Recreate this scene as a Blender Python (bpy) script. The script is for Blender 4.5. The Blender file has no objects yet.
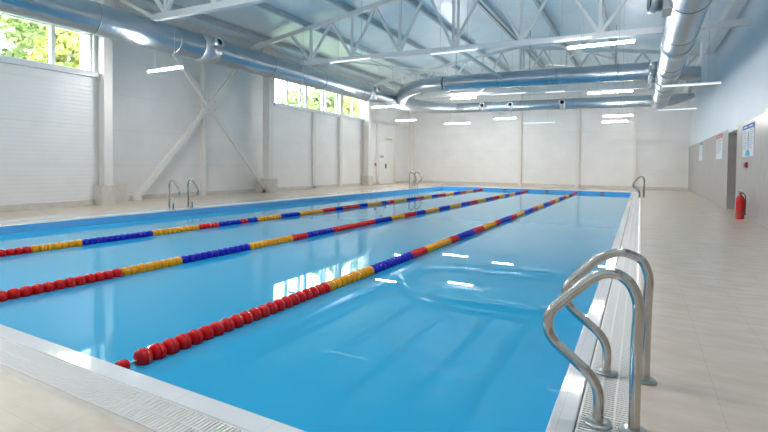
import bpy, math, random
from mathutils import Vector, Matrix
random.seed(7)
S = bpy.context.scene
COL = S.collection

# ------------------------------------------------------------------ materials
def nt(name):
    m = bpy.data.materials.new(name); m.use_nodes = True
    t = m.node_tree; b = t.nodes['Principled BSDF']
    return m, t, b

def N(t, kind, **kw):
    n = t.nodes.new(kind)
    for k, v in kw.items():
        if k in n.inputs: n.inputs[k].default_value = v
        else: setattr(n, k, v)
    return n

def coords(t, scale=(1, 1, 1), loc=(0, 0, 0), rot=(0, 0, 0)):
    c = N(t, 'ShaderNodeTexCoord'); mp = N(t, 'ShaderNodeMapping')
    t.links.new(c.outputs['Object'], mp.inputs['Vector'])
    mp.inputs['Scale'].default_value = scale
    mp.inputs['Location'].default_value = loc
    mp.inputs['Rotation'].default_value = rot
    return mp.outputs['Vector']

def ramp(t, fac, stops):
    r = N(t, 'ShaderNodeValToRGB')
    e = r.color_ramp.elements
    while len(e) < len(stops): e.new(0.5)
    for el, (p, c) in zip(e, stops):
        el.position = p; el.color = (*c, 1)
    t.links.new(fac, r.inputs['Fac'])
    return r.outputs['Color']

def bump(t, b, height, strength=.2, dist=.01):
    n = N(t, 'ShaderNodeBump', Strength=strength, Distance=dist)
    t.links.new(height, n.inputs['Height'])
    t.links.new(n.outputs['Normal'], b.inputs['Normal'])

def flat(name, col, rough=.5, metal=0., emit=None, es=0., coat=0.):
    m, t, b = nt(name)
    if 'float' in name: b.inputs['Specular IOR Level'].default_value = .3
    b.inputs['Base Color'].default_value = (*col, 1)
    b.inputs['Roughness'].default_value = rough
    b.inputs['Metallic'].default_value = metal
    if coat: b.inputs['Coat Weight'].default_value = coat
    if emit:
        b.inputs['Emission Color'].default_value = (*emit, 1)
        b.inputs['Emission Strength'].default_value = es
    return m

def noisy(name, c1, c2, scale, rough=.5, stretch=(1, 1, 1), metal=0., bs=0., detail=4):
    m, t, b = nt(name)
    v = coords(t, stretch)
    n = N(t, 'ShaderNodeTexNoise', Scale=scale, Detail=detail, Roughness=.6)
    t.links.new(v, n.inputs['Vector'])
    t.links.new(ramp(t, n.outputs['Fac'], [(.3, c1), (.7, c2)]), b.inputs['Base Color'])
    b.inputs['Roughness'].default_value = rough
    b.inputs['Metallic'].default_value = metal
    if bs: bump(t, b, n.outputs['Fac'], bs)
    return m

def tile_mat(name, c1, c2, grout, w, h, phase, axes, rough, stretch, gsize=.004, gmix=.6, nscale=3):
    """stone tiles: streaky noise plus a thin grout grid on the two given axes"""
    m, t, b = nt(name)
    v = coords(t, stretch)
    n = N(t, 'ShaderNodeTexNoise', Scale=nscale, Detail=6, Roughness=.62)
    t.links.new(v, n.inputs['Vector'])
    col = ramp(t, n.outputs['Fac'], [(.28, c1), (.72, c2)])
    c = N(t, 'ShaderNodeTexCoord'); sx = N(t, 'ShaderNodeSeparateXYZ')
    t.links.new(c.outputs['Object'], sx.inputs[0])
    masks = []
    for ax, size, ph in zip(axes, (w, h), phase):
        a = N(t, 'ShaderNodeMath', operation='ADD'); a.inputs[1].default_value = -ph + 1000 * size
        t.links.new(sx.outputs[ax], a.inputs[0])
        md = N(t, 'ShaderNodeMath', operation='MODULO'); md.inputs[1].default_value = size
        t.links.new(a.outputs[0], md.inputs[0])
        lt = N(t, 'ShaderNodeMath', operation='LESS_THAN'); lt.inputs[1].default_value = gsize
        t.links.new(md.outputs[0], lt.inputs[0]); masks.append(lt)
    mx = N(t, 'ShaderNodeMath', operation='MAXIMUM')
    t.links.new(masks[0].outputs[0], mx.inputs[0]); t.links.new(masks[1].outputs[0], mx.inputs[1])
    ml = N(t, 'ShaderNodeMath', operation='MULTIPLY'); ml.inputs[1].default_value = gmix
    t.links.new(mx.outputs[0], ml.inputs[0])
    mix = N(t, 'ShaderNodeMix', data_type='RGBA')
    t.links.new(ml.outputs[0], mix.inputs[0]); t.links.new(col, mix.inputs[6])
    mix.inputs[7].default_value = (*grout, 1)
    t.links.new(mix.outputs[2], b.inputs['Base Color'])
    b.inputs['Roughness'].default_value = rough
    return m

def ribbed(name, col, rough, axis, period, strength, seam_axis=None, seam=1.0, metal=0., col2=None, dist=.004):
    """panel or duct sheet with fine ribs along one axis"""
    m, t, b = nt(name)
    c = N(t, 'ShaderNodeTexCoord'); sx = N(t, 'ShaderNodeSeparateXYZ')
    t.links.new(c.outputs['Object'], sx.inputs[0])
    mu = N(t, 'ShaderNodeMath', operation='MULTIPLY'); mu.inputs[1].default_value = 2 * math.pi / period
    t.links.new(sx.outputs[axis], mu.inputs[0])
    si = N(t, 'ShaderNodeMath', operation='SINE'); t.links.new(mu.outputs[0], si.inputs[0])
    bump(t, b, si.outputs[0], strength, dist)
    n = N(t, 'ShaderNodeTexNoise', Scale=1.3, Detail=3)
    t.links.new(c.outputs['Object'], n.inputs['Vector'])
    c2 = col2 or tuple(x * .94 for x in col)
    base = ramp(t, n.outputs['Fac'], [(.3, c2), (.7, col)])
    if seam_axis is not None:
        a = N(t, 'ShaderNodeMath', operation='ADD'); a.inputs[1].default_value = 1000 * seam
        t.links.new(sx.outputs[seam_axis], a.inputs[0])
        md = N(t, 'ShaderNodeMath', operation='MODULO'); md.inputs[1].default_value = seam
        t.links.new(a.outputs[0], md.inputs[0])
        lt = N(t, 'ShaderNodeMath', operation='LESS_THAN'); lt.inputs[1].default_value = .012
        t.links.new(md.outputs[0], lt.inputs[0])
        ml = N(t, 'ShaderNodeMath', operation='MULTIPLY'); ml.inputs[1].default_value = .22
        t.links.new(lt.outputs[0], ml.inputs[0])
        mix = N(t, 'ShaderNodeMix', data_type='RGBA')
        t.links.new(ml.outputs[0], mix.inputs[0]); t.links.new(base, mix.inputs[6])
        mix.inputs[7].default_value = (.3, .3, .3, 1)
        base = mix.outputs[2]
    t.links.new(base, b.inputs['Base Color'])
    b.inputs['Roughness'].default_value = rough
    b.inputs['Metallic'].default_value = metal
    return m

M = {}
M['deck'] = tile_mat('deck_stone_tile', (.585, .485, .395), (.70, .595, .495), (.40, .31, .22), .395, .79, (0, 3.51), (0, 1), .24, (.8, 2.4, 1), .004, .32)
M['strip'] = noisy('deck_border_tile', (.50, .44, .38), (.60, .53, .46), 5, .35, (1, 3, 1))
M['coping'] = tile_mat('white_coping_tile', (.74, .74, .75), (.78, .78, .79), (.5, .5, .48), .6, .6, (.27, .2), (0, 1), .06, (1, 1, 1), .004, .5)
M['grate'] = flat('grate_plastic', (.80, .775, .75), .45)
M['trench'] = flat('grate_trench', (.30, .24, .19), .8)
M['panel'] = ribbed('white_wall_panel', (.86, .85, .83), .36, 2, .11, .22, 2, 1.15)
M['farpanel'] = ribbed('end_wall_panel', (.85, .84, .81), .34, 2, .16, .12, 2, 1.15)
M['paint'] = noisy('white_wall_paint', (.75, .83, .89), (.80, .87, .92), .5, .5)
M['walltile'] = tile_mat('grey_stone_wall_tile', (.37, .345, .325), (.47, .445, .42), (.36, .33, .30), .62, 1.25, (.2, 0), (1, 2), .30, (1, 2.2, 1), .004, .5, 1.6)
M['roof'] = ribbed('roof_panel', (.76, .88, .93), .30, 1, .33, .25, 1, 1.0)
M['steelwhite'] = noisy('white_painted_steel', (.76, .77, .77), (.82, .83, .83), 3, .42)
M['steelgrey'] = noisy('grey_painted_steel', (.46, .53, .56), (.54, .60, .63), 3, .45)
M['cream'] = noisy('cream_painted_steel', (.76, .73, .68), (.82, .79, .74), 2, .42)
M['concrete'] = noisy('plinth_stone', (.60, .56, .51), (.70, .66, .60), 6, .5)
M['ductY'] = ribbed('galvanised_duct_long', (.42, .48, .53), .32, 1, .14, .16, None, 1, .95, (.37, .43, .48), .006)
M['ductX'] = ribbed('galvanised_duct_cross', (.42, .48, .53), .34, 0, .14, .16, None, 1, .95, (.37, .43, .48), .006)
M['ductfit'] = noisy('galvanised_fitting', (.46, .50, .53), (.54, .57, .60), 4, .4, metal=.85)
M['seam'] = flat('duct_seam', (.30, .32, .34), .4, .8)
M['black'] = flat('black_rubber', (.02, .02, .022), .5)
M['darkhole'] = flat('nozzle_throat', (.012, .012, .014), .7)
M['steel'] = noisy('polished_stainless', (.48, .45, .41), (.60, .57, .53), 8, .14, (1, 1, 1), 1.0)
M['flange'] = noisy('brushed_stainless', (.46, .46, .46), (.56, .56, .56), 10, .28, metal=1.0)
M['pooltile'] = tile_mat('blue_pool_tile', (.10, .42, .80), (.14, .48, .85), (.20, .55, .86), .25, .25, (0, 0), (0, 2), .2, (1, 1, 1), .005, .5)
M['poolfloor'] = tile_mat('blue_pool_floor', (.08, .44, .74), (.11, .50, .79), (.2, .55, .8), .25, .25, (0, 0), (0, 1), .3, (1, 1, 1), .006, .4)
M['red'] = flat('red_float_plastic', (.68, .004, .008), .2)
M['yellow'] = flat('yellow_float_plastic', (.86, .36, .008), .22)
M['blue'] = flat('blue_float_plastic', (.006, .012, .46), .2)
M['cable'] = flat('rope_cable', (.62, .60, .56), .4, .5)
M['extred'] = flat('extinguisher_red', (.66, .008, .012), .25, coat=.4)
M['brass'] = flat('valve_metal', (.30, .24, .18), .35, .9)
M['housing'] = flat('lamp_housing', (.78, .80, .82), .4)
M['tube'] = flat('lamp_lit', (1, 1, 1), .4, emit=(1, .975, .95), es=72)
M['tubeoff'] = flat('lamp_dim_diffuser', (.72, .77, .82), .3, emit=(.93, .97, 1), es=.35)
M['upvc'] = flat('white_window_frame', (.82, .83, .84), .3)
M['door'] = noisy('white_door_paint', (.82, .82, .80), (.86, .86, .84), 2, .35)
M['poster'] = flat('poster_white', (.80, .82, .86), .65)
M['pblue'] = flat('poster_blue', (.03, .16, .52), .65)
M['pcyan'] = flat('poster_cyan', (.10, .50, .72), .65)
M['pred'] = flat('poster_red', (.62, .08, .07), .65)
M['pgreen'] = flat('poster_green', (.05, .30, .10), .65)
M['ink'] = flat('poster_ink', (.38, .42, .52), .4)
M['olive'] = flat('poster_olive', (.30, .27, .10), .4)
M['exitgreen'] = flat('exit_sign_green', (.30, .62, .42), .4)
M['callred'] = flat('call_point_red', (.45, .02, .02), .3)
M['bark'] = noisy('bark', (.16, .11, .07), (.25, .18, .12), 8, .8)
M['leafA'] = noisy('leaf_green', (.17, .25, .08), (.31, .38, .14), 2.5, .6)
M['leafB'] = noisy('leaf_yellow_green', (.27, .31, .07), (.42, .44, .14), 2.5, .6)
M['grass'] = noisy('outside_grass', (.20, .30, .10), (.28, .38, .14), 2, .9)

def glass_mat():
    m = bpy.data.materials.new('window_glass'); m.use_nodes = True
    t = m.node_tree; t.nodes.clear()
    o = N(t, 'ShaderNodeOutputMaterial'); mx = N(t, 'ShaderNodeMixShader'); mx.inputs[0].default_value = .06
    tr = N(t, 'ShaderNodeBsdfTransparent'); gl = N(t, 'ShaderNodeBsdfGlossy', Roughness=.02)
    tr.inputs[0].default_value = (.95, .98, 1, 1)
    t.links.new(tr.outputs[0], mx.inputs[1]); t.links.new(gl.outputs[0], mx.inputs[2])
    t.links.new(mx.outputs[0], o.inputs[0]); return m
M['glass'] = glass_mat()

def water_mat():
    m = bpy.data.materials.new('pool_water'); m.use_nodes = True
    t = m.node_tree; t.nodes.clear()
    o = N(t, 'ShaderNodeOutputMaterial')
    df = N(t, 'ShaderNodeBsdfDiffuse'); df.inputs[0].default_value = (.034, .44, .75, 1)
    tr = N(t, 'ShaderNodeBsdfTransparent'); tr.inputs[0].default_value = (.30, .80, .95, 1)
    body = N(t, 'ShaderNodeMixShader'); body.inputs[0].default_value = .12
    t.links.new(df.outputs[0], body.inputs[1]); t.links.new(tr.outputs[0], body.inputs[2])
    fr = N(t, 'ShaderNodeFresnel', IOR=1.40)
    gl = N(t, 'ShaderNodeBsdfGlossy', Roughness=.0); gl.inputs[0].default_value = (.86, .97, 1, 1)
    mx = N(t, 'ShaderNodeMixShader')
    t.links.new(fr.outputs[0], mx.inputs[0]); t.links.new(body.outputs[0], mx.inputs[1]); t.links.new(gl.outputs[0], mx.inputs[2])
    t.links.new(mx.outputs[0], o.inputs[0]); return m
M['water'] = water_mat()

# ------------------------------------------------------------------ mesh builder
class MB:
    def __init__(s): s.v = []; s.f = []; s.mi = []; s.sm = []; s.mats = []
    def m(s, mat):
        if mat not in s.mats: s.mats.append(mat)
        return s.mats.index(mat)
    def add(s, vs, fs, mat, smooth=False):
        b = len(s.v); s.v += [tuple(x) for x in vs]; k = s.m(mat)
        for f in fs:
            s.f.append([b + i for i in f]); s.mi.append(k); s.sm.append(smooth)
        return s
    def box(s, x0, y0, z0, x1, y1, z1, mat):
        vs = [(x, y, z) for x in (x0, x1) for y in (y0, y1) for z in (z0, z1)]
        return s.add(vs, [(0, 1, 3, 2), (4, 6, 7, 5), (0, 4, 5, 1), (2, 3, 7, 6), (0, 2, 6, 4), (1, 5, 7, 3)], mat)
    def tube(s, path, r, mat, n=14, caps=True, smooth=True):
        P = [Vector(p) for p in path]; rs = r if isinstance(r, (list, tuple)) else [r] * len(P)
        T = []
        for i in range(len(P)):
            a = P[max(i - 1, 0)]; b = P[min(i + 1, len(P) - 1)]
            T.append((b - a).normalized())
        up = Vector((0, 0, 1)) if abs(T[0].z) < .9 else Vector((0, 1, 0))
        u = T[0].cross(up).normalized(); vs = []
        for i in range(len(P)):
            u = (u - T[i] * u.dot(T[i])).normalized(); w = T[i].cross(u)
            for k in range(n):
                a = 2 * math.pi * k / n
                vs.append(P[i] + (u * math.cos(a) + w * math.sin(a)) * rs[i])
        fs = [(i * n + k, i * n + (k + 1) % n, (i + 1) * n + (k + 1) % n, (i + 1) * n + k) for i in range(len(P) - 1) for k in range(n)]
        s.add(vs, fs, mat, smooth)
        if caps:
            e = (len(P) - 1) * n
            s.add([vs[k] for k in range(n)], [tuple(range(n - 1, -1, -1))], mat)
            s.add([vs[e + k] for k in range(n)], [tuple(range(n))], mat)
        return s
    def bar(s, a, b, w, h, mat, up=(0, 0, 1)):
        """rectangular bar from a to b"""
        a = Vector(a); b = Vector(b); d = (b - a).normalized(); up = Vector(up)
        if abs(d.dot(up)) > .95: up = Vector((0, 1, 0))
        x = d.cross(up).normalized() * w / 2; y = x.cross(d).normalized() * h / 2
        vs = [p + sx * x + sy * y for p in (a, b) for sx, sy in ((-1, -1), (1, -1), (1, 1), (-1, 1))]
        return s.add(vs, [(3, 2, 1, 0), (4, 5, 6, 7), (0, 1, 5, 4), (1, 2, 6, 5), (2, 3, 7, 6), (3, 0, 4, 7)], mat)
    def lathe(s, prof, c, axis, mat, n=20, smooth=True):
        """prof = (radius, distance along axis)"""
        c = Vector(c); ax = Vector(axis).normalized()
        u = ax.orthogonal().normalized(); w = ax.cross(u); vs = []
        for r, h in prof:
            for k in range(n):
                a = 2 * math.pi * k / n
                vs.append(c + ax * h + (u * math.cos(a) + w * math.sin(a)) * r)
        fs = [(i * n + k, i * n + (k + 1) % n, (i + 1) * n + (k + 1) % n, (i + 1) * n + k) for i in range(len(prof) - 1) for k in range(n)]
        fs += [tuple(range(n - 1, -1, -1)), tuple((len(prof) - 1) * n + k for k in range(n))]
        return s.add(vs, fs, mat, smooth)
    def mesh(s, name):
        me = bpy.data.meshes.new(name); me.from_pydata(s.v, [], s.f)
        for m in s.mats: me.materials.append(m)
        me.polygons.foreach_set('material_index', s.mi); me.polygons.foreach_set('use_smooth', s.sm)
        me.update(); return me
    def build(s, name, parent=None, bevel=0):
        o = bpy.data.objects.new(name, s.mesh(name)); COL.objects.link(o)
        if parent:
            o.parent = parent
            o.location = -Vector(parent_origin(parent))
        if bevel:
            b = o.modifiers.new('edge', 'BEVEL'); b.width = bevel; b.segments = 2; b.limit_method = 'ANGLE'
            o.data.polygons.foreach_set('use_smooth', [False] * len(o.data.polygons))
        return o

ORIGIN = {}
def parent_origin(p): return ORIGIN.get(p.name, (0, 0, 0))

def thing(name, label, cat, loc=(0, 0, 0), group=None):
    o = bpy.data.objects.new(name, None); COL.objects.link(o)
    o.empty_display_size = .1; o.location = loc; ORIGIN[o.name] = loc
    return tag(o, label, cat, group)

def tag(o, label=None, cat=None, group=None, kind=None):
    if label: o['label'] = label
    if cat: o['category'] = cat
    if group: o['group'] = group
    if kind: o['kind'] = kind
    return o

def struct(mb, name, label=None, **k): return tag(mb.build(name, **k), label, kind='structure')

def smooth_path(pts, step=6):
    P = [Vector(p) for p in pts]; out = []
    for i in range(len(P) - 1):
        p0 = P[max(i - 1, 0)]; p1 = P[i]; p2 = P[i + 1]; p3 = P[min(i + 2, len(P) - 1)]
        for k in range(step):
            t = k / step
            out.append(.5 * ((2 * p1) + (p2 - p0) * t + (2 * p0 - 5 * p1 + 4 * p2 - p3) * t * t + (3 * p1 - p0 - 3 * p2 + p3) * t ** 3))
    out.append(P[-1]); return out

# ------------------------------------------------------------------ camera
F, CY = 470.45, 177.18
pit, yaw, rol = (math.radians(a) for a in (1.44766, 28.57794, .65049))
c, s_ = math.cos, math.sin
fw = Vector((-s_(yaw) * c(pit), c(yaw) * c(pit), -s_(pit)))
rt = Vector((c(yaw), s_(yaw), 0)); up = rt.cross(fw)
r2 = rt * c(rol) + up * s_(rol); u2 = -rt * s_(rol) + up * c(rol)
CAM = Vector((0, 0, 1.25))
cd = bpy.data.cameras.new('camera'); cam = bpy.data.objects.new('camera', cd); COL.objects.link(cam)
cam.matrix_world = Matrix(((r2.x, u2.x, -fw.x, CAM.x), (r2.y, u2.y, -fw.y, CAM.y), (r2.z, u2.z, -fw.z, CAM.z), (0, 0, 0, 1)))
cd.sensor_width = 36; cd.lens = 36 * F / 768; cd.shift_y = -(216 - CY) / 768
cd.clip_start = .05; cd.clip_end = 300
S.camera = cam

# ------------------------------------------------------------------ dimensions
PX0, PX1, PY0, PY1 = -10.75, -.37, 1.745, 27.4      # pool water edges
WZ = -.15                                            # water level
GX0, GX1, GY0, GY1 = -11.15, 0.0, 1.395, 27.8        # outer edge of the grates
YN, YF = -3.0, 31.8                                  # room length
XL, XLn, XR = -15.1, -14.0, 2.4
RIDGE = -5.8
def roof_z(x): return 6.45 + .146 * (x + 15) if x < RIDGE else 6.45 + .146 * (RIDGE + 15) - .146 * (x - RIDGE)
def chord_top(x): return roof_z(x) - .19
def chord_bot(x): return 5.07 - .020 * (x - 2.4)

# ------------------------------------------------------------------ floor and pool
f = MB()
for (x0, y0, x1, y1) in ((-16, YN, 3.0, GY0 - .055), (-16, GY0 - .055, GX0, YF + .1), (GX1 + .03, GY0 - .055, 3.0, YF + .1), (GX0, GY1, GX1 + .03, YF + .1)):
    f.box(x0, y0, -.25, x1, y1, 0, M['deck'])
struct(f, 'floor', 'beige stone tile pool deck')
b = MB().box(GX0, GY0 - .055, -.25, GX1 + .03, GY0 - .002, 0, M['strip']).box(GX1 + .002, GY0 - .002, -.25, GX1 + .03, GY1, 0, M['strip'])
struct(b, 'trim_1', 'narrow stone border strip along the pool grate')

tr = MB()
for (x0, y0, x1, y1) in ((GX0, GY0, GX1, 1.61), (GX0, 1.61, -10.9, GY1), (-.25, 1.61, GX1, GY1)):
    tr.box(x0, y0, -.25, x1, y1, -.05, M['trench'])
struct(tr, 'trim_2', 'dark drain channel under the grate')

cp = MB()
cp.box(-10.9, 1.612, -.3, -.254, PY0, .0, M['coping'])
cp.box(-.37, PY0, -.3, -.254, 27.55, .0, M['coping'])
cp.box(-10.9, PY0, -.3, PX0, 27.55, .0, M['coping'])
cp.box(PX0, PY1, -.3, PX1, 27.55, .0, M['coping'])
struct(cp, 'trim_3', 'white glossy tile coping around the pool', bevel=.008)
struct(MB().box(-11.85, GY0, -.01, GX0 - .002, GY1, .002, M['coping']), 'glare_strip', 'white strip painting window glare on the deck beside the left pool grate')  # window glare on the left deck, laid as a thin white slab
fl = MB().box(-10.9, 27.55, -.25, -.25, GY1, -.001, M['deck'])
struct(fl, 'trim_4', 'beige deck strip behind the far pool edge')

bs = MB()
bs.box(PX0 - .1, PY0 - .1, -1.75, PX1 + .1, PY1 + .1, -1.65, M['poolfloor'])
bs.box(PX0 - .1, PY0 - .1, -1.65, PX0 + .002, PY1 + .1, -.012, M['pooltile'])
bs.box(PX1 - .002, PY0 - .1, -1.65, PX1 + .1, PY1 + .1, -.012, M['pooltile'])
bs.box(PX0, PY0 - .1, -1.65, PX1, PY0 + .002, -.012, M['pooltile'])
bs.box(PX0, PY1 - .002, -1.65, PX1, PY1 + .1, -.012, M['pooltile'])
struct(bs, 'trim_5', 'blue tiled pool basin')
w = MB().add([(PX0, PY0, WZ), (PX1, PY0, WZ), (PX1, PY1, WZ), (PX0, PY1, WZ)], [(0, 1, 2, 3)], M['water'])
tag(w.build('pool_water'), 'still blue water filling the swimming pool', 'water', kind='stuff')

def grate(x0, y0, x1, y1, along, label):
    """slats run across the channel; three ribs run along it"""
    g = MB(); pitch = .024; wd = .0145
    if along == 'x':
        n = int((x1 - x0) / pitch)
        for i in range(n): g.box(x0 + i * pitch, y0 + .006, -.022, x0 + i * pitch + wd, y1 - .006, -.001, M['grate'])
        for k in (0, .5, 1): yy = y0 + .004 + k * (y1 - y0 - .016); g.box(x0, yy, -.024, x1, yy + .008, -.0005, M['grate'])
    else:
        n = int((y1 - y0) / pitch)
        for i in range(n): g.box(x0 + .006, y0 + i * pitch, -.022, x1 - .006, y0 + i * pitch + wd, -.001, M['grate'])
        for k in (0, .33, .66, 1): xx = x0 + .004 + k * (x1 - x0 - .018); g.box(xx, y0, -.024, xx + .010, y1, -.0005, M['grate'])
    g.box(min(x0, x1), y0, -.05, x1, y1, -.045, M['trench'])
    tag(g.build('overflow_grate'), label, 'grate')
grate(-6.2, GY0, GX1, 1.61, 'x', 'white slatted drain grate along the near end of the pool')
grate(-.25, 1.62, GX1, GY1, 'y', 'white slatted drain grate along the right side of the pool')
grate(GX0, 1.62, -10.9, GY1, 'y', 'white slatted drain grate along the far left side of the pool')

# inlets in the far tiled pool wall
for i, (x, lab) in enumerate(((-6.9, 'small dark inlet in far pool wall, leftmost'), (-4.55, 'small dark inlet in far pool wall beside the middle lane rope end'), (-1.75, 'small dark inlet in far pool wall nearest the right corner'))):
    t = thing('pool_inlet', lab, 'inlet', (x, PY1, -.09), 'inlets in the far pool wall')
    MB().box(x - .13, PY1 - .012, -.125, x + .13, PY1 - .002, -.045, M['flange']).build('inlet_frame', t)
    MB().box(x - .11, PY1 - .016, -.11, x + .11, PY1 - .011, -.06, M['black']).build('inlet_opening', t)

# ------------------------------------------------------------------ walls
wl = MB()
W1a, W1b, W1z0, W1z1 = -2.0, 8.02, 3.84, 4.98
wl.box(XLn - .3, YN, 0, XLn, 8.5, W1z0, M['panel']); wl.box(XLn - .3, YN, W1z1, XLn, 8.5, 6.75, M['panel'])
wl.box(XLn - .3, W1b, W1z0, XLn, 8.5, W1z1, M['panel']); wl.box(XLn - .3, YN, W1z0, XLn, W1a, W1z1, M['panel'])
W2a, W2b, W2z0, W2z1 = 16.95, 25.3, 4.1, 5.5
X = XL
wl.box(X - .3, 8.5, 0, X, 33.2, W2z0, M['panel']); wl.box(X - .3, 8.5, W2z1, X, 33.2, 6.6, M['panel'])
wl.box(X - .3, 8.5, W2z0, X, W2a, W2z1, M['panel']); wl.box(X - .3, W2b, W2z0, X, 33.2, W2z1, M['panel'])
wl.box(X - .3, 8.38, 0, XLn - .3, 8.5, 6.6, M['panel'])
struct(wl, 'wall_left', 'white ribbed panel wall with high windows')

wf = MB()
xs = [XL - .3, RIDGE, XR + .3]
vs = [(xs[0], YF, 0), (xs[2], YF, 0), (xs[2], YF, roof_z(xs[2]) + .1), (RIDGE, YF, roof_z(RIDGE) + .1), (xs[0], YF, roof_z(xs[0]) + .1)]
wf.add(vs + [(x, y + .2, z) for x, y, z in vs], [(0, 1, 2, 3, 4), (9, 8, 7, 6, 5)] + [(i, 5 + i, 5 + (i + 1) % 5, (i + 1) % 5) for i in range(5)], M['farpanel'])
struct(wf, 'wall_far', 'white panel end wall')
struct(MB().box(XL, YF - .06, 0, XR, YF, .17, M['concrete']), 'baseboard_far')

wr = MB()
OY0, OY1, OZ = 16.62, 18.16, 2.38
for (y0, y1) in ((YN, OY0), (OY1, YF)):
    wr.box(XR, y0, 0, XR + .3, y1, 2.5, M['walltile'])
wr.box(XR, OY0, OZ, XR + .3, OY1, 2.5, M['paint'])
wr.box(XR - .012, YN, 0, XR, 13.2, 2.6, M['walltile'])
wr.box(XR + .015, YN, 2.5, XR + .3, YF, 6.75, M['paint'])
struct(wr, 'wall_right', 'grey stone tile wall with white painted upper part')
ps = MB()
ps.box(XR + .3, OY1, 0, XR + 3, OY1 + .2, 2.6, M['walltile']); ps.box(XR + .3, OY0 - .2, 0, XR + 3, OY0, 2.6, M['walltile'])
ps.box(XR + 2.9, OY0, 0, XR + 3, OY1, 2.6, M['walltile']); ps.box(XR + .3, OY0, 2.5, XR + 3, OY1, 2.6, M['paint'])
ps.box(XR + .3, OY0 - .2, -.2, XR + 3, OY1 + .2, -.001, M['deck'])
struct(ps, 'wall_passage', 'tiled passage behind the opening in the right wall')

struct(MB().box(XLn - .3, YN - .2, 0, XR + .3, YN, 7.9, M['paint']), 'wall_near', 'white painted wall behind the viewer')

ce = MB()
for (xa, xb) in ((XL - .4, RIDGE), (RIDGE, XR + .4)):
    za, zb = roof_z(xa) + .12, roof_z(xb) + .12
    vs = [(xa, YN - .2, za), (xb, YN - .2, zb), (xb, YF + .2, zb), (xa, YF + .2, za)]
    ce.add(vs + [(x, y, z + .2) for x, y, z in vs], [(0, 1, 2, 3), (7, 6, 5, 4), (0, 4, 5, 1), (1, 5, 6, 2), (2, 6, 7, 3), (3, 7, 4, 0)], M['roof'])
struct(ce, 'ceiling', 'pale roof panels')

# left curbs, plinths and columns
struct(MB().box(XLn, YN, 0, XLn + .14, 7.95, .15, M['concrete']), 'baseboard_left')
struct(MB().box(XL, 8.5, 0, XL + .12, 15.6, .14, M['concrete']).box(XL, 16.1, 0, XL + .1, 24.7, .14, M['concrete']).box(XL, 25.2, 0, XL + .1, 26.9, .14, M['concrete']).box(XL, 29.1, 0, XL + .1, YF - .06, .14, M['concrete']), 'baseboard_left_recess')
def col(mb, name, label): tag(mb.build(name), label, kind='structure')
c1 = MB().box(XLn - .02, 7.98, 0, XLn + .42, 8.38, .58, M['concrete']).box(XLn + .0, 8.38, 0, XLn + .12, 8.95, .58, M['concrete'])
c1.box(XLn + .04, 8.12, .58, XLn + .32, 8.37, 6.3, M['cream'])
col(c1, 'column', 'cream steel column on a stone plinth beside the near window')
col(MB().box(XL + .1, 12.62, 0, XL + .25, 12.78, 6.4, M['cream']), 'column', 'slim cream column behind the crossed wall braces')
col(MB().box(XL + .02, 15.66, 0, XL + .9, 16.16, .6, M['concrete']).box(XL + .45, 15.68, .6, XL + .8, 15.98, 6.3, M['cream']), 'column', 'cream column on plinth at near end of the far window')
col(MB().box(XL + .02, 24.75, 0, XL + .55, 25.2, .6, M['concrete']).box(XL + .15, 24.8, .6, XL + .5, 25.1, 6.3, M['cream']).box(XL, 25.2, 0, XL + .3, 25.75, .55, M['concrete']), 'column', 'cream column on plinth at far end of the far window')
col(MB().box(XL, 19.8, 0, XL + .1, 20.0, W2z0, M['cream']), 'column', 'thin cream post under the far window, left one')
col(MB().box(XL, 22.2, 0, XL + .16, 22.45, 6.3, M['cream']), 'column', 'thin cream post through the far window, right one')
col(MB().box(XL, 26.6, 0, XL + .1, 26.76, 4.1, M['cream']), 'column', 'cream post at left side of the double door')
col(MB().box(XL, 29.15, 0, XL + .1, 29.3, 4.1, M['cream']), 'column', 'cream post at right side of the double door')
col(MB().box(XL, YF - .3, 0, XL + .3, YF, 6.3, M['cream']), 'column', 'cream corner post between left wall and end wall')
for x, lab in ((-7.02, 'left one of the three end wall columns'), (-3.48, 'middle one of the three end wall columns'), (-.32, 'right one of the three end wall columns')):
    col(MB().box(x - .09, YF - .16, 0, x + .09, YF, roof_z(x) - .1, M['cream']), 'column', lab)
struct(MB().box(XL, 25.3, 4.0, XL + .1, YF, 4.14, M['cream']), 'beam', 'horizontal rail on the left wall above the door')
struct(MB().box(XL - .05, 8.5, 5.85, XL + .25, YF, 6.2, M['steelwhite']), 'beam', 'long white eave beam on the left wall')
struct(MB().box(XR - .38, YN, 5.55, XR - .1, YF, 5.85, M['steelwhite']), 'beam', 'long white eave beam along the top of the right wall')

# crossed braces in the left bay
for a, bq, lab in (((XL + .45, 9.73, .05), (XL + .45, 15.12, 6.2), 'cream diagonal wall brace rising away to the right'), ((XL + .57, 15.8, .05), (XL + .57, 10.05, 6.2), 'cream diagonal wall brace rising to the left')):
    t = thing('wall_brace', lab, 'brace', a)
    MB().bar(a, bq, .12, .14, M['cream']).build('brace_bar', t)
    MB().box(a[0] - .12, a[1] - .14, 0, a[0] + .12, a[1] + .14, .13, M['cream']).build('foot_plate', t)
t = thing('gusset_plate', 'bolted plate where the two crossed wall braces meet', 'plate', (XL + .64, 12.67, 3.45))
MB().box(XL + .642, 12.42, 3.2, XL + .657, 12.92, 3.7, M['cream']).build('plate', t)
for dy, dz in ((-.16, -.16), (.16, .16), (-.16, .16), (.16, -.16)):
    MB().lathe([(.025, 0), (.025, .02)], (XL + .657, 12.67 + dy, 3.45 + dz), (1, 0, 0), M['flange'], 8).build('bolt', t)

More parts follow.
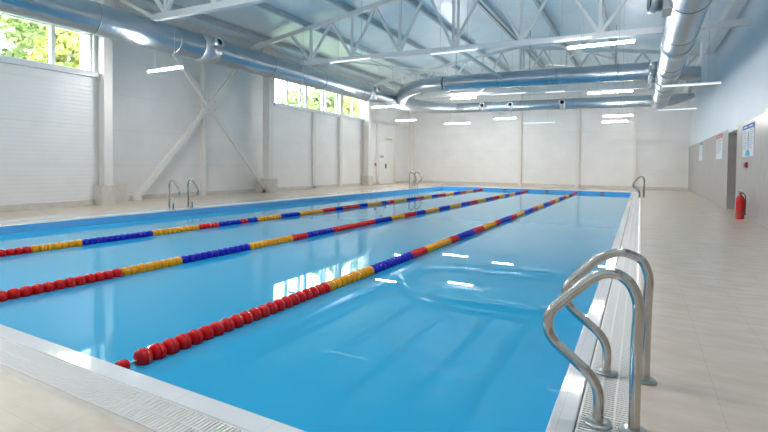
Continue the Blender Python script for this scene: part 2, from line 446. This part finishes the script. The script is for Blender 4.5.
# windows
def window(nm, X, ya, yb, z0, z1, mull, label):
    fr = MB(); d = .1; xo = X - .2
    fr.box(xo, ya, z0, xo + d, yb, z0 + .06, M['upvc']).box(xo, ya, z1 - .06, xo + d, yb, z1, M['upvc'])
    fr.box(xo, ya, z0, xo + d, ya + .06, z1, M['upvc']).box(xo, yb - .06, z0, xo + d, yb, z1, M['upvc'])
    o = struct(fr, nm, label)
    for y, wd in mull: MB().box(xo - .01, y - wd / 2, z0 + .05, xo + d + .02, y + wd / 2, z1 - .05, M['upvc']).build('mullion', o)
    MB().box(X - .2, ya - .08, z0 - .14, X + .14, yb + .06, z0 - .005, M['upvc']).build('sill', o)
    MB().box(xo + .045, ya + .05, z0 + .05, xo + .055, yb - .05, z1 - .05, M['glass']).build('pane', o)
window('window_1', XLn, W1a, W1b, W1z0, W1z1, [(6.98, .1), (5.5, .1), (4.0, .1), (2.5, .1), (1.0, .1), (-.5, .1)], 'high near window on the left wall with trees outside')
window('window_2', XL, W2a, W2b, W2z0, W2z1, [(17.95, .1), (18.95, .1), (19.45, .14), (20.9, .12), (21.2, .1), (22.32, .3), (23.9, .1), (24.95, .1)], 'high far window on the left wall beyond the braces')

# double door
D0, D1, DZ = 26.95, 29.05, 2.85
t = struct(MB().box(XL - .02, D0 - .08, 0, XL + .05, D0, DZ + .08, M['cream']).box(XL - .02, D1, 0, XL + .05, D1 + .08, DZ + .08, M['cream']).box(XL - .02, D0, DZ, XL + .05, D1, DZ + .08, M['cream']), 'door_1', 'white double door in the left wall corner')
MB().box(XL, D0 + .01, .02, XL + .035, D0 + .8, DZ - .01, M['door']).build('door_leaf', t)
MB().box(XL, D0 + .82, .02, XL + .035, D1 - .01, DZ - .01, M['door']).build('door_leaf', t)
MB().box(XL + .035, D0 + .84, 1.05, XL + .07, D0 + .98, 1.35, M['black']).build('door_handle', t)
MB().box(XL + .036, D0 + .12, 1.75, XL + .04, D0 + .62, 1.9, M['ink']).build('door_notice', t)
t = thing('exit_sign', 'small green exit sign above the white double door', 'sign', (XL, 28.3, 3.05))
MB().box(XL, 27.75, 2.94, XL + .06, 28.75, 3.08, M['upvc']).build('sign_box', t)
MB().box(XL + .06, 27.8, 2.955, XL + .065, 28.7, 3.065, M['exitgreen']).build('sign_face', t)
t = thing('alarm_button', 'red alarm button beside the left edge of the double door', 'alarm', (XL, 26.5, 1.3))
MB().box(XL, 26.42, 1.22, XL + .06, 26.58, 1.38, M['callred']).build('button_box', t)
MB().lathe([(.03, 0), (.03, .012)], (XL + .06, 26.5, 1.3), (1, 0, 0), M['poster'], 10).build('button', t)

# ------------------------------------------------------------------ roof steel
PUR = [(-14.15, 'outermost at the left eave'), (-11.95, 'second from the left eave'), (-9.9, 'third from the left eave'), (-7.8, 'fourth from the left eave'),
       (-5.8, 'at the ridge'), (-3.55, 'first right of the ridge'), (-1.35, 'second right of the ridge'), (.75, 'above the right duct')]
for x, lab in PUR:
    z = roof_z(x); h, wd, th = .11, .12, .02
    g = MB()
    g.box(x - wd / 2, YN, z - h, x + wd / 2, YF, z - h + th, M['steelgrey']).box(x - wd / 2, YN, z + h - th, x + wd / 2, YF, z + h, M['steelgrey']).box(x - .012, YN, z - h + th, x + .012, YF, z + h - th, M['steelgrey'])
    if x == -5.8:
        g.box(x + .14, YN, z - h, x + .26, YF, z - h + th, M['steelgrey']).box(x + .19, YN, z - h + th, x + .21, YF, z + h - th, M['steelgrey'])
    tag(g.build('roof_purlin'), 'long grey roof purlin, ' + lab, 'beam', 'roof purlins')

NB = [-11.74, -9.8, -7.75, -5.7, -3.42, -1.14, 1.1]
def truss(Y, label):
    t = thing('roof_truss', label, 'truss', (RIDGE, Y, chord_bot(RIDGE)), 'roof trusses')
    W = M['steelwhite']
    bt = lambda x: (x, Y, chord_bot(x)); tp = lambda x: (x, Y, chord_top(x))
    MB().bar(bt(-12.3), bt(XR + .01), .16, .17, W).build('bottom_chord', t)
    MB().bar(tp(XL + .3), tp(RIDGE), .16, .17, W).build('top_chord', t)
    MB().bar(tp(RIDGE), tp(XR), .16, .17, W).build('top_chord', t)
    MB().bar(bt(-12.2), tp(-14.3), .09, .09, W).build('diagonal', t)
    mids = [-12.75] + [(a + b_) / 2 for a, b_ in zip(NB, NB[1:])] + [2.15]
    for i, x in enumerate(NB):
        MB().bar(bt(x), tp(x), .085, .085, W).build('vertical', t)
        if x == -5.7: MB().bar((x + .16, Y, chord_bot(x)), (x + .16, Y, chord_top(x)), .085, .085, W).build('vertical', t)
        for mx in (mids[i], mids[i + 1]):
            MB().bar((x, Y, chord_bot(x) + .05), (mx, Y, chord_top(mx) - .04), .09, .09, W).build('diagonal', t)
truss(8.7, 'white steel roof truss nearest the viewer')
truss(15.3, 'white steel roof truss crossing mid ceiling above the lit lamp')
truss(25.5, 'white steel roof truss behind the wide cross duct')
struct(MB().bar((-5.7, 15.3, chord_bot(-5.7) + .1), (-5.7, 25.5, chord_bot(-5.7) + .1), .1, .1, M['steelgrey']), 'beam', 'grey tie between the roof trusses')
for i, (a, b_) in enumerate((((-11.7, 15.4, 5.55), (-9.9, 25.4, 6.6)), ((-3.4, 15.4, 5.4), (-1.2, 25.4, 6.5)), ((-9.8, 15.4, 5.6), (-11.8, 25.4, 6.3)), ((-1.1, 15.4, 5.3), (-3.4, 25.4, 6.7)))):
    struct(MB().bar(a, b_, .06, .06, M['steelwhite']), 'beam', 'thin white roof tie')

# ------------------------------------------------------------------ ducts
def ring(mb, c_, ax, r, w_, mat): mb.lathe([(r - .02, -w_ / 2), (r, -w_ / 2), (r, w_ / 2), (r - .02, w_ / 2)], c_, ax, mat, 36)
def nozzle(parent, base, axis, r, ln):
    p = Vector(base); a = Vector(axis).normalized()
    o = MB().lathe([(r * 1.15, 0), (r * 1.15, ln * .5), (r * 1.3, ln * .55), (r * 1.3, ln), (r * .85, ln), (r * .75, ln * .8)], p, a, M['ductfit'], 24).build('nozzle', parent)
    q = MB().lathe([(r * .76, 0), (r * .76, .012)], p + a * (ln * .8), a, M['darkhole'], 20).build('nozzle_throat', o)
    q.location = (0, 0, 0)

LX = -12.55
def lz(y): return 4.98 + .002 * (y - 8)
LR, FR_ = .415, .30
FYD, FZL, FZR = 28.5, 4.93, 4.80
t = thing('air_duct', 'big galvanised round air duct running along the left wall', 'duct', (LX, 12, lz(12)), 'round air ducts')
MB().tube([(LX, y, lz(y)) for y in [YN + .1, 3, 8, 14, 20, 24.5]], LR, M['ductY'], 40).build('duct_tube', t)
leftd = t
el = []
for k in range(13):
    a = k / 12
    ang = a * math.pi / 2; R_ = 2.3
    el.append((LX + R_ * (1 - math.cos(ang)), FYD - R_ + R_ * math.sin(ang), lz(24.5) + (FZL - lz(24.5)) * a))
pth = [(LX, 24.5, lz(24.5))] + el
MB().tube(pth, [LR] + [LR - (LR - FR_) * k / 12 for k in range(13)], M['ductfit'], 36).build('elbow', t)
for y in (3.2, 7.15, 9.55, 13.7, 17.0, 20.2): 
    m_ = MB(); ring(m_, (LX, y, lz(y)), (0, 1, 0), LR + .012, .035, M['seam']); m_.build('seam_ring', t)
for y in (10.75, 21.2):
    m_ = MB(); ring(m_, (LX, y, lz(y)), (0, 1, 0), LR + .03, .62, M['ductfit']); o = m_.build('nozzle_collar', t)
    nozzle(t, (LX + .36, y + .05, lz(y) + .1), (.97, .0, .25), .14, .30)
# far duct
t = thing('air_duct', 'thinner galvanised round air duct along the end wall with jet nozzles', 'duct', (-5, FYD, 4.86), 'round air ducts')
xe = LX + 2.3
fz = lambda x: FZL + (FZR - FZL) * (x - xe) / (0.2 - xe)
MB().tube([(x, FYD, fz(x)) for x in (xe + .04, -8, -5, -2, .9)], FR_, M['ductX'], 32).build('duct_tube', t)
MB().tube([(.9, FYD, fz(.9)), (1.3, FYD, fz(1.3)), (2.0, FYD, fz(1.5) + .12), (2.32, FYD, fz(1.5) + .2)], [FR_, FR_, .2, .12], M['ductfit'], 32).build('end_taper', t)
for x in (-8.1, -6.3, -3.4, -1.0):
    m_ = MB(); ring(m_, (x, FYD, fz(x)), (1, 0, 0), FR_ + .01, .03, M['seam']); m_.build('seam_ring', t)
for x in (-8.55, -6.85, -3.95):
    m_ = MB(); ring(m_, (x, FYD, fz(x)), (1, 0, 0), FR_ + .02, .5 if x < -8 else .3, M['ductfit']); m_.build('nozzle_collar', t)
    nozzle(t, (x, FYD - .24, fz(x) + .07), (0, -1, -.05), .14, .26)
elbR = t
# right duct
RX, RZ, RR = .756, 4.47, .35
t = thing('air_duct', 'big galvanised round air duct overhead along the right side', 'duct', (RX, 14, RZ), 'round air ducts')
MB().tube([(RX, y, RZ) for y in (YN + .1, 5, 10, 15, 20, 26.2)], RR, M['ductY'], 40).build('duct_tube', t)
for y in (10.4, 13.0, 16.5, 18.7, 22.1, 24.4):
    m_ = MB(); ring(m_, (RX, y, RZ), (0, 1, 0), RR + .01, .035, M['seam']); m_.build('seam_ring', t)
m_ = MB(); ring(m_, (RX, 14.4, RZ), (0, 1, 0), RR + .022, .7, M['ductfit']); m_.build('wide_collar', t)
for y in (10.7, 17.6, 19.6, 20.9):
    if y == 10.7: MB().box(RX - RR - .10, y - .28, RZ - .20, RX - RR + .2, y + .28, RZ + .28, M['ductfit']).build('nozzle_box', t)
    else: m_ = MB(); ring(m_, (RX, y, RZ), (0, 1, 0), RR + .02, .5, M['ductfit']); m_.build('nozzle_collar', t)
    nozzle(t, (RX - RR - (.09 if y == 10.7 else -.04), y, RZ + .02), (-1, -.25, 0), .15, .24)
MB().tube(smooth_path([(RX, 26.24, RZ), (RX - .02, 26.9, RZ + .04), (RX - .07, 27.7, RZ + .16), (RX - .16, FYD, fz(.6))], 4), [RR - (RR - FR_) * min(1, k / 12) for k in range(13)], M['ductfit'], 32).build('elbow', elbR)
# cross duct
CYD = 21.9
t = thing('air_duct', 'wide galvanised round duct crossing the hall to the right wall', 'duct', (-5, CYD, 5.0), 'round air ducts')
cz = lambda x: 5.235 - .016 * (x + 2.86)
cpth = [(x, CYD, cz(x)) for x in (.95, -3, -6, -8.555)]
MB().tube([(2.1, CYD, 4.92), (1.1, CYD, 5.02)], .28, M['ductX'], 32).build('duct_stub', t)
MB().tube(cpth, .355, M['ductX'], 36).build('duct_tube', t)
bend = smooth_path([(-8.6, CYD, cz(-8.6)), (-9.6, CYD + .12, 5.33), (-10.6, CYD + .6, 5.3), (-11.5, CYD + 1.4, 5.2), (-12.3, CYD + 2.6, 5.05)], 5)
MB().tube(bend, .355, M['ductX'], 36).build('side_branch', leftd)
for x in (-8.45, -5.9, -3.3, -.9):
    m_ = MB(); ring(m_, (x, CYD, cz(x)), (1, 0, 0), .367, .035, M['seam']); m_.build('seam_ring', t)
MB().box(1.95, CYD - .42, 4.55, XR + .012, CYD + .42, 6.2, M['paint']).build('wall_riser', t)
for x in (-8, -4.5, -1): MB().box(x - .01, CYD - .01, cz(x) + .36, x + .01, CYD + .01, roof_z(x) + .1, M['seam']).build('hanger', t)

# ------------------------------------------------------------------ linear lamps
def ray(u, v):
    return r2 * ((u - 384) / F) + u2 * ((CY - v) / F) + fw
def at_y(u, v, y):
    d = ray(u, v); return CAM + d * ((y - CAM.y) / d.y)
LAMPS = [
 (148, 72, 182.5, 67, 8.8, 1, 'lit white linear lamp hanging alone in front of left bay'),
 (330, 62, 370.5, 60, 12.6, 0, 'unlit linear lamp under middle truss, left of centre'),
 (430, 54.5, 478, 49.5, 13.2, 0, 'unlit linear lamp under middle truss near hall centre'),
 (553, 41, 592, 40, 13.9, 0, 'unlit linear lamp tucked behind the bright overhead lamp'),
 (567, 48, 635, 42, 12.6, 1, 'brightest and nearest lit linear lamp, left of the right duct'),
 (372, 107.5, 398, 106, 20.2, 1, 'lit linear lamp beside the far end of the left duct'),
 (396, 120.5, 416, 120.5, 26.0, 1, 'lit linear lamp low in the far left corner'),
 (451, 98.7, 476, 98, 25.0, 1, 'lit linear lamp between cross duct and end duct, left one'),
 (445, 124, 470, 123.3, 26.5, 1, 'lit linear lamp below the end duct, leftmost'),
 (495, 118.7, 516, 118.3, 26.8, 1, 'lit linear lamp below the end duct, beside left end wall column'),
 (522, 123, 555, 122.5, 23.5, 0, 'thin unlit linear lamp below the end duct, centre'),
 (493, 94.5, 526, 93, 20.9, 0, 'dark unlit linear lamp just under the cross duct, centre'),
 (545, 92.6, 565, 91.4, 20.9, 0, 'short dark unlit lamp just under the cross duct, right of centre'),
 (587.5, 93, 633, 91.5, 19.1, 1, 'lit linear lamp just under the cross duct, by the right duct'),
 (603, 116, 633, 116, 26.0, 1, 'lit linear lamp below end duct at right, upper of two'),
 (602, 122, 628, 121.7, 27.0, 1, 'lit linear lamp below end duct at right, lower of two'),
 (661, 86.5, 722, 83.5, 16.4, 0, 'unlit linear lamp right of the right duct'),
 (657.5, 110, 697, 109, 24.7, 0, 'unlit linear lamp under the far right duct end'),
 (289, 104.5, 307.5, 104, 15.0, 0, 'small unlit linear lamp in front of the far window'),
]
LAMPS = [(*at_y(a, b1, y), *at_y(c_, d_, y), lit, lab) for a, b1, c_, d_, y, lit, lab in LAMPS]
for yy in (3.4,):  # extra lamps added out of view to fill the hall with light
    for xx in (-9.5, -6.5, -3.5, -.6):
        LAMPS.append((xx - .75, yy, 4.75, xx + .75, yy, 4.75, 1, 'added unseen fill lamp hanging over the near end of the pool'))
for (ax_, y, az_, bx_, _y, bz_, lit, lab) in LAMPS:
    p, q = Vector((ax_, y, az_)), Vector((bx_, y, bz_)); mid = (p + q) / 2; z = mid.z
    p.z = q.z = z if abs(p.z - q.z) > .5 else p.z
    p.z, q.z = mid.z + (p.z - mid.z) * .3, mid.z + (q.z - mid.z) * .3
    t = thing('linear_lamp', lab, 'lamp', tuple(mid), 'hanging linear lamps')
    MB().bar(p + Vector((0, 0, .036)), q + Vector((0, 0, .036)), .03, .036, M['housing']).build('housing', t)
    d = (q - p).normalized() * .02
    MB().bar(p + d, q - d, .05, .036, M['tube'] if lit else M['tubeoff']).build('diffuser', t)
    zt = roof_z(mid.x) + .12
    for k in (.22, .78):
        h = p.lerp(q, k); zt = roof_z(h.x) + .12
        for cx, cr, cz_, ya, yb in ((LX, LR, lz(y), 0, 26.2), (RX, RR, RZ, 0, 27)):
            if abs(h.x - cx) < cr + .02 and ya < y < yb: zt = cz_ - math.sqrt(max(cr * cr - (h.x - cx) ** 2, 0)) - .035
        if zt > h.z + .08: MB().bar((h.x, y, h.z + .06), (h.x, y, zt), .009, .009, M['steelgrey']).build('hanger', t)

# ------------------------------------------------------------------ lane ropes
def bead_mesh(mat, nm):
    g = MB(); r = .066
    g.lathe([(.010, -.050), (.022, -.050), (.050, -.043), (.061, -.034), (r, -.022), (r, .022), (.061, .034), (.050, .043), (.022, .050), (.010, .050)], (0, 0, 0), (0, 1, 0), mat, 16, True)
    ring(g, (0, 0, 0), (0, 1, 0), r + .0025, .022, mat)
    return g.mesh(nm)
BM = {k: bead_mesh(M[k], 'float_disc_' + k) for k in ('red', 'yellow', 'blue')}
R3 = [(4.25, 'red'), (5.26, 'yellow'), (6.47, 'blue'), (6.94, 'red'), (8.09, 'yellow'), (8.46, 'red'), (9.42, 'blue'), (10.06, 'red'), (11.09, 'yellow'), (11.56, 'red'), (12.56, 'blue'), (13.19, 'red'),
      (14.23, 'yellow'), (15.5, 'blue'), (16.3, 'red'), (17.4, 'yellow'), (18.8, 'blue'), (19.8, 'red'), (20.9, 'yellow'), (22.2, 'blue'), (23, 'red'), (24.2, 'yellow'), (25.4, 'blue'), (28, 'red')]
R2 = [(3.54, 'red'), (4.43, 'yellow'), (5.69, 'blue'), (6.74, 'yellow'), (7.17, 'red'), (8.05, 'blue'), (9.83, 'red'), (10.61, 'blue'), (11.4, 'yellow'), (12.19, 'red'), (12.86, 'blue'), (13.86, 'yellow'), (14.85, 'blue'), (15.95, 'yellow'), (16.95, 'blue'),
      (17.9, 'red'), (19, 'yellow'), (20, 'blue'), (21, 'red'), (22, 'yellow'), (23, 'blue'), (24.2, 'yellow'), (25.3, 'blue'), (28, 'red')]
R1 = [(3.71, 'red'), (4.54, 'yellow'), (5.75, 'blue'), (6.82, 'yellow'), (7.44, 'red'), (8.07, 'blue'), (8.32, 'red'), (8.62, 'blue'), (9.5, 'yellow'), (10.24, 'blue'), (11.31, 'yellow'), (11.99, 'red'), (12.38, 'blue'), (13.34, 'red'), (13.93, 'blue'), (14.85, 'yellow'),
      (15.3, 'blue'), (15.79, 'red'), (16.91, 'yellow'), (17.87, 'blue'), (18.59, 'red'), (19.47, 'yellow'), (20.3, 'blue'), (21.2, 'red'), (22.3, 'yellow'), (23.3, 'blue'), (24.3, 'red'), (25.4, 'yellow'), (26.2, 'blue'), (28, 'red')]
BZ = -.118
def rope(x, seq, first, label):
    t = thing('lane_rope', label, 'lane rope', (x, PY0, BZ), 'floating lane ropes')
    MB().tube([(x, PY0 + .003, BZ), (x, 8, BZ), (x, 18, BZ), (x, PY1 - .003, BZ)], .006, M['cable'], 6).build('cable', t)
    n = 0; pitch = .108; rest = MB(); y = PY0 + .32
    while y < PY1 - .12:
        colr = next(c_ for e, c_ in seq if y < e)
        if y >= first and n < 100:
            o = bpy.data.objects.new('float_disc', BM[colr]); COL.objects.link(o); o.parent = t
            o.location = (0, y - PY0, 0); o.rotation_euler = (0, random.uniform(0, 1), 0); n += 1
        else:
            r = .066
            rest.lathe([(.012, -.048), (.05, -.046), (r, -.024), (r, .024), (.05, .046), (.012, .048)], (x, y, BZ), (0, 1, 0), M[colr], 10)
        y += pitch
    tag(rest.build('distant_floats', t), kind='stuff')
    for yy in (PY0 + .165,):
        MB().lathe([(.01, -.035), (.038, -.035), (.046, -.012), (.046, .012), (.038, .035), (.01, .035)], (x, yy, BZ - .005), (0, 1, 0), M['red'], 16).build('end_float', t)
    MB().lathe([(.03, 0), (.03, .012)], (x, PY0 + .003, BZ), (0, 1, 0), M['flange'], 10).build('anchor', t)
    MB().lathe([(.03, -.012), (.03, 0)], (x, PY1 - .003, BZ), (0, 1, 0), M['flange'], 10).build('anchor', t)
rope(-3.03, R3, 0, 'nearest lane rope, starting with large red floats at the near pool edge')
rope(-5.6, R2, 2.1, 'middle one of the three red, yellow and blue lane ropes')
rope(-8.22, R1, 3.2, 'lane rope closest to the left pool side')

# ------------------------------------------------------------------ grab rails
PROF = [(0, 0), (0, .2), (.003, .44), (.008, .58), (-.004, .65), (-.036, .71), (-.09, .742), (-.15, .737), (-.205, .702), (-.28, .63), (-.345, .562), (-.383, .515), (-.398, .465), (-.392, .41), (-.365, .366), (-.31, .322), (-.256, .28), (-.205, .238), (-.172, .192), (-.157, .14), (-.155, .08), (-.156, 0)]
def rail(x0, y, sgn, label, dx=0, k=1.0):
    t = thing('grab_rail', label, 'handrail', (x0, y, 0), 'stainless pool grab rails')
    pts = [(x0 + sgn * px + (dx if i < 8 else 0) * sgn * (1 if i < 6 else .5), y, pz * k) for i, (px, pz) in enumerate(PROF)]
    MB().tube(smooth_path(pts, 5), .026, M['steel'], 20).build('bent_tube', t)
    for px in (dx * sgn, sgn * -.156):
        MB().lathe([(.066, .001), (.066, .008), (.058, .014), (.03, .016)], (x0 + px, y, 0), (0, 0, 1), M['flange'], 28).build('base_flange', t)
rail(0.0, 2.50, 1, 'polished steel grab rail closest to the viewer, right pool side')
rail(0.0, 3.15, 1, 'polished steel grab rail just behind the nearest one, right pool side', .05)
rail(0.14, 22.5, 1, 'distant steel grab rail at the far right pool corner, nearer of two', 0, 1.2)
rail(0.16, 23.1, 1, 'distant steel grab rail at the far right pool corner, farther of two', 0, 1.2)
rail(-11.1, 8.33, -1, 'steel grab rail on the left pool side, nearer of the two by the braces', 0, 1.05)
rail(-11.1, 8.93, -1, 'steel grab rail on the left pool side, farther of the two by the braces', 0, 1.05)
rail(-11.1, 23.3, -1, 'distant steel grab rail on the left pool side, nearer one by the door', 0, 1.2)
rail(-11.1, 24.0, -1, 'distant steel grab rail on the left pool side, farther one by the door', 0, 1.2)

# ------------------------------------------------------------------ right wall things
XW = XR
def poster(y0, y1, z0, z1, head, label, cols):
    t = thing('info_poster', label, 'poster', (XW, y0, z0), 'rules posters on the tiled wall')
    MB().box(XW - .012, y0, z0, XW - .001, y1, z1, M['poster']).build('panel', t)
    hh = .13 * (z1 - z0) + .01
    MB().box(XW - .015, y0, z1 - hh, XW - .0121, y1, z1, M[head]).build('header', t)
    g = MB(); wy = y1 - y0
    if head == 'pblue':
        for k in (0, 1):
            a = y0 + wy * (.1 + .48 * k); g.box(XW - .018, a, z1 - hh * .62, XW - .0151, a + wy * .3, z1 - hh * .38, M['poster'])
    else:
        for k in range(5): a = y0 + wy * (.1 + .165 * k); g.box(XW - .018, a, z1 - hh * .65, XW - .0151, a + wy * .1, z1 - hh * .35, M['poster'])
    g.build('heading_marks', t)
    g = MB(); n = 11
    for i in range(n):
        z = z1 - hh - .05 - i * (z1 - z0 - hh - .2) / n
        for (a, b_) in cols:
            ln = (b_ - a) * (.7 + .3 * ((i * 37) % 10) / 10)
            g.box(XW - .0145, y1 - wy * (a + ln), z, XW - .0121, y1 - wy * a, z + .018, M['ink'])
    g.build('text_lines', t)
    return t
t = poster(14.25, 15.68, 1.58, 2.40, 'pblue', 'large rules poster with blue header above the red call point', [(.06, .4), (.6, .94)])
wy = 1.43
MB().box(XW - .0155, 14.9, 1.96, XW - .0121, 15.0, 2.2, M['olive']).box(XW - .0155, 14.91, 1.8, XW - .0121, 14.99, 1.96, M['pcyan']).build('picture', t)
em = [(14.97 + .27 * math.cos(a * math.pi / 14), 1.595 + .17 * math.sin(a * math.pi / 14)) for a in range(15)]
MB().add([(XW - .0155, y, z) for y, z in em] + [(XW - .0121, y, z) for y, z in em], [tuple(range(15))] + [(i, 15 + i, 15 + (i + 1) % 15, (i + 1) % 15) for i in range(15)], M['pcyan']).build('emblem', t)
poster(19.3, 20.7, 1.60, 2.44, 'pred', 'white notice poster with red header left of the wall opening', [(.08, .92)])
poster(25.1, 26.4, 1.63, 2.44, 'pgreen', 'small far notice poster with green header', [(.08, .92)])
t = thing('fire_call_point', 'small red fire call point under the blue headed poster', 'alarm', (XW, 15.1, 1.36))
MB().box(XW - .05, 14.98, 1.29, XW - .001, 15.22, 1.43, M['callred']).build('case', t)
MB().box(XW - .054, 15.06, 1.325, XW - .05, 15.14, 1.395, M['black']).build('press_plate', t)
EX, EY = 2.215, 14.62
t = thing('fire_extinguisher', 'red fire extinguisher standing on the floor by the right wall', 'fire extinguisher', (EX, EY, 0))
MB().lathe([(.075, .002), (.088, .012), (.092, .03), (.092, .47), (.088, .52), (.07, .565), (.045, .595), (.03, .605), (.028, .62)], (EX, EY, 0), (0, 0, 1), M['extred'], 28).build('cylinder', t)
MB().lathe([(.0935, .16), (.0945, .162), (.0945, .178), (.0935, .18)], (EX, EY, 0), (0, 0, 1), M['black'], 28).build('strap', t)
MB().lathe([(.024, .62), (.032, .63), (.032, .66), (.02, .675)], (EX, EY, 0), (0, 0, 1), M['brass'], 14).build('valve', t)
MB().bar((EX - .055, EY - .01, .705), (EX + .06, EY, .665), .025, .014, M['brass']).bar((EX - .06, EY - .01, .66), (EX + .02, EY, .655), .02, .012, M['brass']).build('lever', t)
MB().tube(smooth_path([(EX + .03, EY, .645), (EX + .07, EY + .02, .635), (EX + .105, EY + .02, .57), (EX + .108, EY + .02, .35), (EX + .105, EY + .02, .1)], 5), .013, M['black'], 8).build('hose', t)

# small floor drain on the far right deck
t = thing('floor_drain', 'tiny floor drain in the right deck', 'drain', (.75, 13.4, 0))
MB().lathe([(.05, .0005), (.05, .003)], (.75, 13.4, 0), (0, 0, 1), M['flange'], 16).build('drain_cover', t)

# ------------------------------------------------------------------ outside
struct(MB().box(-60, -20, -.6, XL - .35, 80, -.3, M['grass']), 'ground', 'grass outside the windows')
def tree(x, y, top, wr_, mat, label, n=1500):
    t = thing('tree', label, 'tree', (x, y, -.3), 'trees outside the windows')
    MB().tube([(x, y, -.3), (x + .05, y, 1.5), (x, y + .1, top * .6)], [.2, .15, .06], M['bark'], 8).build('trunk', t)
    g = MB(); cz_ = top * .62; rz = top * .40
    cl = []
    for _ in range(26):
        a = random.uniform(0, 6.28); e = random.uniform(-1, 1); rr = math.sqrt(1 - e * e) * random.uniform(.35, 1)
        cl.append((x + wr_ * rr * math.cos(a), y + wr_ * rr * math.sin(a), cz_ + rz * e * .85, random.uniform(.3, .55) * wr_ * .8))
    for i in range(n):
        cx, cy, cc, cr = cl[i % 26]
        d = Vector((random.gauss(0, 1), random.gauss(0, 1), random.gauss(0, 1))).normalized() * cr * random.uniform(.6, 1)
        p = Vector((cx, cy, cc)) + d
        u = Vector((random.uniform(-1, 1), random.uniform(-1, 1), random.uniform(-1, 1))).normalized(); w_ = u.orthogonal().normalized()
        s1 = random.uniform(.16, .3)
        g.add([p - u * s1, p + w_ * s1 * .6, p + u * s1, p - w_ * s1 * .6], [(0, 1, 2, 3)], mat)
    g.build('foliage', t)
tree(-25.8, 10.6, 9.2, 2.7, M['leafA'], 'green tree filling left part of the near window', 4500)
tree(-20.6, 10.75, 6.7, 1.15, M['leafB'], 'yellow green tree in right part of the near window', 3000)
tree(-26, 32.0, 7.2, 2.0, M['leafA'], 'low green tree seen at left end of the far window', 2500)
tree(-26, 36.6, 9.2, 2.2, M['leafA'], 'green tree seen through middle of the far window', 3500)
tree(-26, 41.2, 9.8, 2.2, M['leafB'], 'yellow green tree seen at right end of the far window', 3500)

# ------------------------------------------------------------------ light
wd_ = bpy.data.worlds.new('sky'); S.world = wd_; wd_.use_nodes = True
bg = wd_.node_tree.nodes['Background']
bg.inputs[0].default_value = (.96, .985, 1, 1); bg.inputs[1].default_value = 4.2
sn = bpy.data.lights.new('sun', 'SUN'); sn.energy = 2.0; sn.angle = math.radians(50); sn.color = (1, .97, .93)
so = bpy.data.objects.new('sun', sn); COL.objects.link(so)
so.rotation_euler = Vector((.80, -.12, -.5)).to_track_quat('-Z', 'Y').to_euler()

vs_ = S.view_settings
vs_.view_transform = 'Standard'; vs_.look = 'None'; vs_.exposure = 1.42; vs_.gamma = 1; vs_.use_curve_mapping = False
S.cycles.max_bounces = 10; S.cycles.diffuse_bounces = 6; S.cycles.glossy_bounces = 5; S.cycles.transparent_max_bounces = 10
S.cycles.sample_clamp_indirect = 8; S.cycles.caustics_reflective = False
